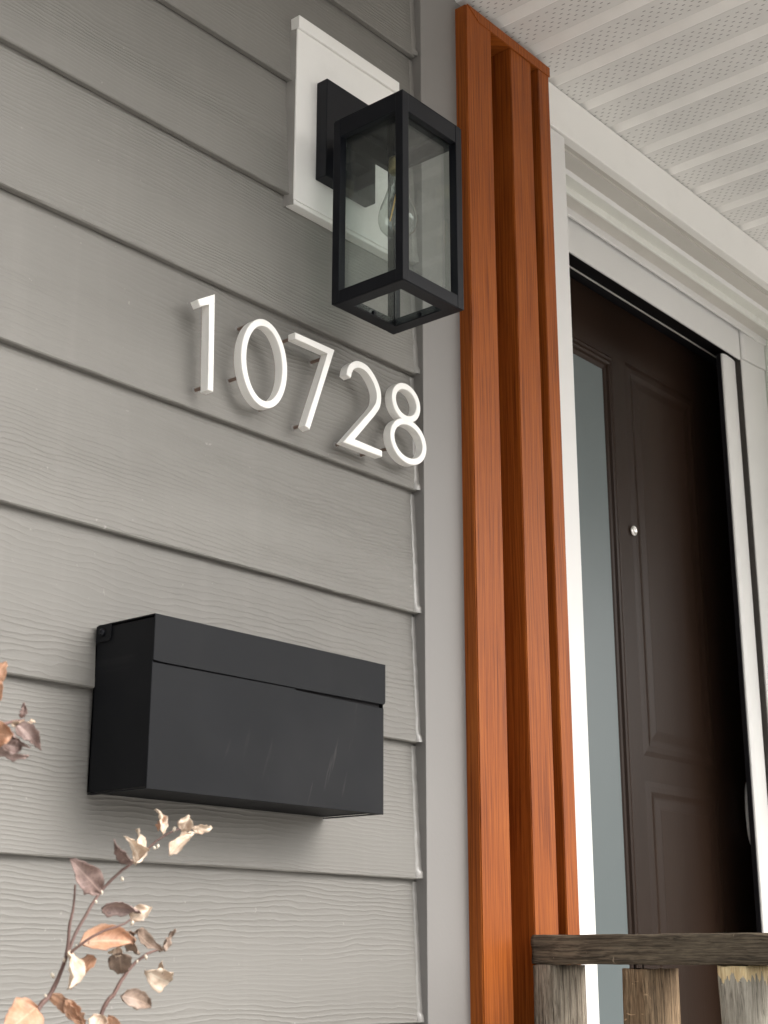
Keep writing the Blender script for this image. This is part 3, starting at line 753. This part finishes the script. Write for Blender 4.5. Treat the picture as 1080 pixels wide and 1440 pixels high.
digit('house_number', [ring_bm(1.4588, 2.3362, 0.0268, 0.0236, HW), ring_bm(1.4640, 2.2802, 0.0350, 0.0284, HW, 0.0002)], 1.463, [(1.4370, 2.2660), (1.4790, 2.2560)], 'white metal numeral 8, last digit, overlapping the corner trim')

# ------------------------------------------------------------------ mailbox
MX0, MX1, MY, MZ0, MZ1 = 0.9735, 1.3435, -0.0930, 1.7610, 1.9420
mx = thing('mailbox', ((MX0+MX1)/2, 0.0, MZ0), 'black sheet metal letterbox with hinged lid mounted on the grey siding', 'mailbox')
t_ = 0.0015
ZS = 1.8905   # seam
XN = 1.1870   # notch in the seam
b = bmesh.new()
box(MX0+0.0006, MX0+0.0006+t_, MY+0.0008, 0.002, MZ0+0.0025, MZ1-0.0035, bm=b)
box(MX1-0.0020-t_, MX1-0.0020, MY+0.0008, 0.002, MZ0+0.0025, MZ1-0.0035, bm=b)
box(MX0+0.0006, MX1-0.0020, -0.0003, 0.0025, MZ0+0.0025, MZ1-0.002, bm=b)
part('side_panels', b, M_MAIL, mx)
b = prism_y([(MX0, MZ0), (MX1-0.0016, MZ0), (MX1-0.0016, ZS-0.0026), (XN, ZS-0.0012), (XN, ZS+0.0014), (MX0, ZS+0.0004)], MY, MY+t_, bev=0.0005, seg=1)
part('front_panel', b, M_MAIL, mx)
part('bottom_panel', box(MX0+0.001, MX1-0.0022, MY+0.0085, 0.002, MZ0+0.0030, MZ0+0.0045), M_MAIL, mx)
b = bmesh.new()
box(MX0, MX1-0.0016, MY+0.0016, MY+0.0080, MZ0+0.0002, MZ0+0.0014, bm=b)
box(MX0, MX0+0.0055, MY+0.0082, 0.001, MZ0+0.0002, MZ0+0.0014, bm=b)
box(MX1-0.007, MX1-0.0016, MY+0.0082, 0.001, MZ0+0.0002, MZ0+0.0014, bm=b)
part('bottom_lip', b, M_MAIL, mx)
part('inner_shadow_box', box(MX0+0.003, MX1-0.006, MY+0.004, -0.001, MZ0+0.006, MZ1-0.008), M_DARK, mx)
lid = part('lid', prism_y([(MX0-0.0002, ZS+0.0022), (MX0+0.010, ZS+0.0016), (XN-0.001, ZS+0.0022), (XN, ZS+0.0012), (MX1-0.004, ZS+0.0018), (MX1-0.001, ZS+0.0032), (MX1, ZS+0.0060), (MX1, MZ1), (MX0-0.0002, MZ1)], MY-0.0016, MY-0.0002, bev=0.0005, seg=1), M_MAIL, mx)
part('lid_top', box(MX0-0.0004, MX1, MY-0.0001, -0.001, MZ1-0.0015, MZ1, bev=0.0004), M_MAIL, lid)
part('hinge_tab', prism_x([(-0.001, MZ1-0.0016), (-0.0245, MZ1-0.0016), (-0.0245, MZ1-0.0165), (-0.0225, MZ1-0.0195), (-0.001, MZ1-0.0195)], MX0-0.0020, MX0-0.0006, bev=0.0), M_MAIL, lid)
part('screw', lathe([(0.0, -0.0034), (0.0022, -0.0032), (0.0040, -0.0018), (0.0046, 0.0)], (MX0-0.0022, -0.0115, MZ1-0.0095), n=16, axis='x'), M_BLACK, mx, smooth=True)

# ------------------------------------------------------------------ dry shrub
Cc = Vector((0, -1.24, 1.6)); FP = 2047.3
def at(px, py, y):
    """point of the sight line through a pixel of the photograph on the plane at depth y"""
    d = F_+R2*((px-540)/FP)-U2*((py-720)/FP); t = (y-Cc.y)/d.y
    return Cc+d*t
def leaf(base, tip, wid, mat, parent, curl=0.5, roll=0.0, bend=0.2, sh=0.5, label=None):
    """curled dry leaf blade from base to tip"""
    base, tip = Vector(base), Vector(tip)
    ax = tip-base; L = ax.length; ax.normalize()
    view = (Cc-base).normalized()
    side = ax.cross(view).normalized(); nrm = side.cross(ax).normalized()
    rot = Matrix.Rotation(roll, 3, ax); side = rot@side; nrm = rot@nrm
    b = bmesh.new(); nu, nv = 16, 8; grid = []; lay = b.verts.layers.float_vector.new('blade'); curl = curl*1.35+0.1
    sd = random.random()*50
    for i in range(nu+1):
        t = i/nu
        wv = wid*(math.sin(math.pi*min(1, t**(sh*1.4)))**0.75 if 0 < t < 1 else 0.0)
        row = []
        for j in range(-nv//2, nv//2+1):
            s = j/(nv/2)
            ang = s*curl*1.6*(0.5+t)
            cw = wv*(math.sin(ang)/(curl*1.6*(0.5+t)) if curl > 0.02 else s)
            ch = wv*((1-math.cos(ang))/(curl*1.6*(0.5+t)) if curl > 0.02 else 0)
            wob = 0.0032*noise.noise(Vector((t*4+sd, s*1.8, 0)))*(0.2+abs(s))+0.0010*noise.noise(Vector((t*11+sd, s*4, 0)))*abs(s)
            p = base+ax*(L*t)+side*(cw+0.0020*noise.noise(Vector((t*9+sd, s, 4)))*abs(s))+nrm*(ch+wob+bend*L*math.sin(math.pi*t)*0.5)
            vv = b.verts.new(p); vv[lay] = (t, s, 0.0); row.append(vv)
        grid.append(row)
    for A, B in zip(grid, grid[1:]):
        for j in range(len(A)-1): b.faces.new((A[j], A[j+1], B[j+1], B[j]))
    bmesh.ops.remove_doubles(b, verts=b.verts, dist=1e-5)
    me_o = part('leaf', b, mat, parent, loc=tuple(base), smooth=True)
    md = me_o.modifiers.new('s', 'SOLIDIFY'); md.thickness = 0.00025
    return me_o
def stem(pts, r0, r1, parent, name='stem', seed=0):
    q = catmull(pts, 7); n = len(q)
    q = [p+noise.noise_vector(Vector((i*0.55, seed, 0)))*0.0004 for i, p in enumerate(q)]
    rad = [(r0+(r1-r0)*i/(n-1))*(1+0.16*noise.noise(Vector((i*0.9, seed, 3)))) for i in range(n)]
    return part(name, tube(q, rad, n=8), M_STEM, parent, smooth=True)
YS = -0.36
sh = thing('dry_shrub', (0.62, YS, 0.0), 'dry leggy shrub with curled orange and mauve winter leaves below the mailbox', 'shrub')
def A(x, y, d=0.0): return at(x, y, YS+d)
root = Vector((0.60, YS, 0.0))
stem([root, Vector((0.585, YS, 0.6)), Vector((0.60, YS+0.01, 1.2)), Vector((0.622, YS, 1.45)), A(20, 1500), A(52, 1422), A(72, 1396), A(92, 1348), A(98, 1300), A(103, 1278), A(106, 1244)], 0.0030, 0.0007, sh, seed=1)
stem([A(94, 1344), A(108, 1310, 0.004), A(140, 1256, 0.010), A(168, 1227, 0.012), A(183, 1216, 0.014), A(207, 1194, 0.015), A(224, 1180, 0.014), A(243, 1169, 0.012), A(264, 1162, 0.010)], 0.0013, 0.0007, sh, seed=2)
stem([A(94, 1344), A(118, 1325, -0.008), A(146, 1309, -0.014), A(170, 1301, -0.018), A(184, 1293, -0.020)], 0.0012, 0.0006, sh, seed=3)
stem([Vector((0.622, YS+0.002, 1.45)), A(120, 1520, 0.01), A(143, 1424, 0.012), A(160, 1398, 0.012), A(175, 1372, 0.012), A(190, 1354, 0.012), A(206, 1342, 0.012), A(218, 1337, 0.012), A(234, 1334, 0.010)], 0.0020, 0.0007, sh, seed=4)
O, Pm, Cm, G = M_LEAFO, M_LEAFP, M_LEAFC, M_LEAFG
LV = [  # base px, tip px, half width m, material, curl, roll, bend, shape
    ((194, 1210), (176, 1176), .0115, Cm, .75, .5, .25, .5), ((186, 1212), (160, 1180), .0075, Pm, .6, -.7, .2, .5), ((188, 1214), (193, 1166), .0085, Cm, .4, .9, .2, .45),
    ((229, 1174), (219, 1138), .0055, Cm, .6, .7, .3, .6), ((222, 1168), (234, 1148), .0035, O, .6, -.5, .2, .6),
    ((256, 1168), (266, 1146), .0078, Cm, .35, .2, .1, .55), ((238, 1203), (274, 1172), .0070, Cm, .55, -.5, .2, .5), ((270, 1165), (298, 1164), .0050, Cm, .4, .3, .2, .55),
    ((142, 1256), (98, 1208), .0120, Pm, .30, .15, .15, .75), ((143, 1277), (198, 1284), .0085, Pm, .45, .6, -.3, .5),
    ((184, 1294), (214, 1276), .0078, Cm, .4, -.3, .2, .5), ((112, 1326), (190, 1326), .0140, O, .55, -.5, .15, .55), ((150, 1312), (196, 1306), .0075, G, .5, .8, .2, .5),
    ((168, 1340), (172, 1370), .0105, G, .3, .2, .1, .35), ((172, 1343), (152, 1340), .0060, Cm, .6, .6, .1, .5),
    ((98, 1336), (96, 1392), .0115, Cm, .45, -.9, .2, .75), ((132, 1344), (100, 1392), .0075, O, .4, .3, .2, .5),
    ((180, 1312), (196, 1342), .0065, G, .5, .6, .2, .5), ((192, 1308), (228, 1338), .0080, G, .5, -.5, -.3, .5), ((232, 1338), (246, 1306), .0045, G, .5, .7, -.3, .6),
    ((205, 1365), (238, 1380), .0115, Cm, .4, .25, .2, .75), ((228, 1352), (236, 1384), .0040, Cm, .6, .8, .2, .5),
    ((170, 1400), (212, 1416), .0090, G, .45, -.3, .25, .45), ((70, 1398), (118, 1440), .0065, O, .5, .4, -.3, .5), ((92, 1408), (122, 1446), .0070, O, .4, .2, -.1, .5),
    ((52, 1416), (2, 1458), .0165, O, .35, .1, .15, .55), ((144, 1428), (128, 1462), .0085, Cm, .35, .2, .1, .5), ((152, 1430), (176, 1470), .0085, O, .4, .3, .1, .5),
]
for i, (b0, b1, wd, mt, cu, ro, be, shp) in enumerate(LV):
    d = random.uniform(-0.006, 0.006)
    leaf(A(*b0, d), A(*b1, d+random.uniform(-0.012, 0.012)), wd*0.90, mt, sh, cu, ro, be, shp)
# little buds
b = bmesh.new()
for (x, y) in ((90, 1350), (74, 1372), (135, 1268), (172, 1236), (143, 1255), (245, 1166), (222, 1190), (186, 1298), (205, 1346), (193, 1352), (108, 1330), (217, 1192), (64, 1400)):
    c = A(x, y, random.uniform(-0.004, 0.004)); bmesh.ops.create_icosphere(b, subdivisions=1, radius=random.uniform(0.0008, 0.0016), matrix=Matrix.Translation(c) @ Matrix.Scale(1.6, 4, Vector((random.uniform(-1, 1), 0, 1)).normalized()))
bd = part('buds', b, M_LEAFC, sh, smooth=True); bd['kind'] = 'stuff'

# second shrub at the left edge
YS2 = -0.40
s2 = thing('dry_shrub', (0.48, YS2, 0.0), 'dry shrub branch with curled brown leaves at the left edge, above the other shrub', 'shrub')
def B2(x, y, d=0.0): return at(x, y, YS2+d)
stem([Vector((0.44, YS2, 0.0)), Vector((0.43, YS2-0.01, 0.8)), Vector((0.44, YS2, 1.5)), B2(-130, 1180), B2(-60, 1060), B2(-20, 1028), B2(12, 1016), B2(34, 1012)], 0.0045, 0.0006, s2, seed=8)
stem([B2(-130, 1180), B2(-80, 1000), B2(-30, 960), B2(-10, 950)], 0.0020, 0.0008, s2, seed=9)
for (b0, b1, wd, mt, cu, ro, be, shp) in [((30, 1010), (33, 988), .0042, Pm, .5, .4, .2, .6), ((14, 1016), (48, 1014), .0040, Cm, .5, .5, .2, .5), ((24, 1018), (58, 1055), .0085, Pm, .55, -.3, .25, .5), ((10, 1022), (42, 1052), .0040, Pm, .5, .8, .2, .5),
                                    ((-20, 1030), (18, 1034), .0125, O, .4, .1, .15, .6), ((-12, 1050), (40, 1062), .0050, Pm, .5, .7, .15, .5), ((4, 1046), (30, 1052), .0075, Pm, .5, .2, .2, .5), ((-14, 960), (9, 930), .0080, O, .4, .2, .1, .5), ((-10, 958), (2, 985), .0075, O, .4, .1, .2, .5)]:
    leaf(B2(*b0), B2(*b1, random.uniform(-0.01, 0.01)), wd*0.85, mt, s2, cu, ro, be, shp)
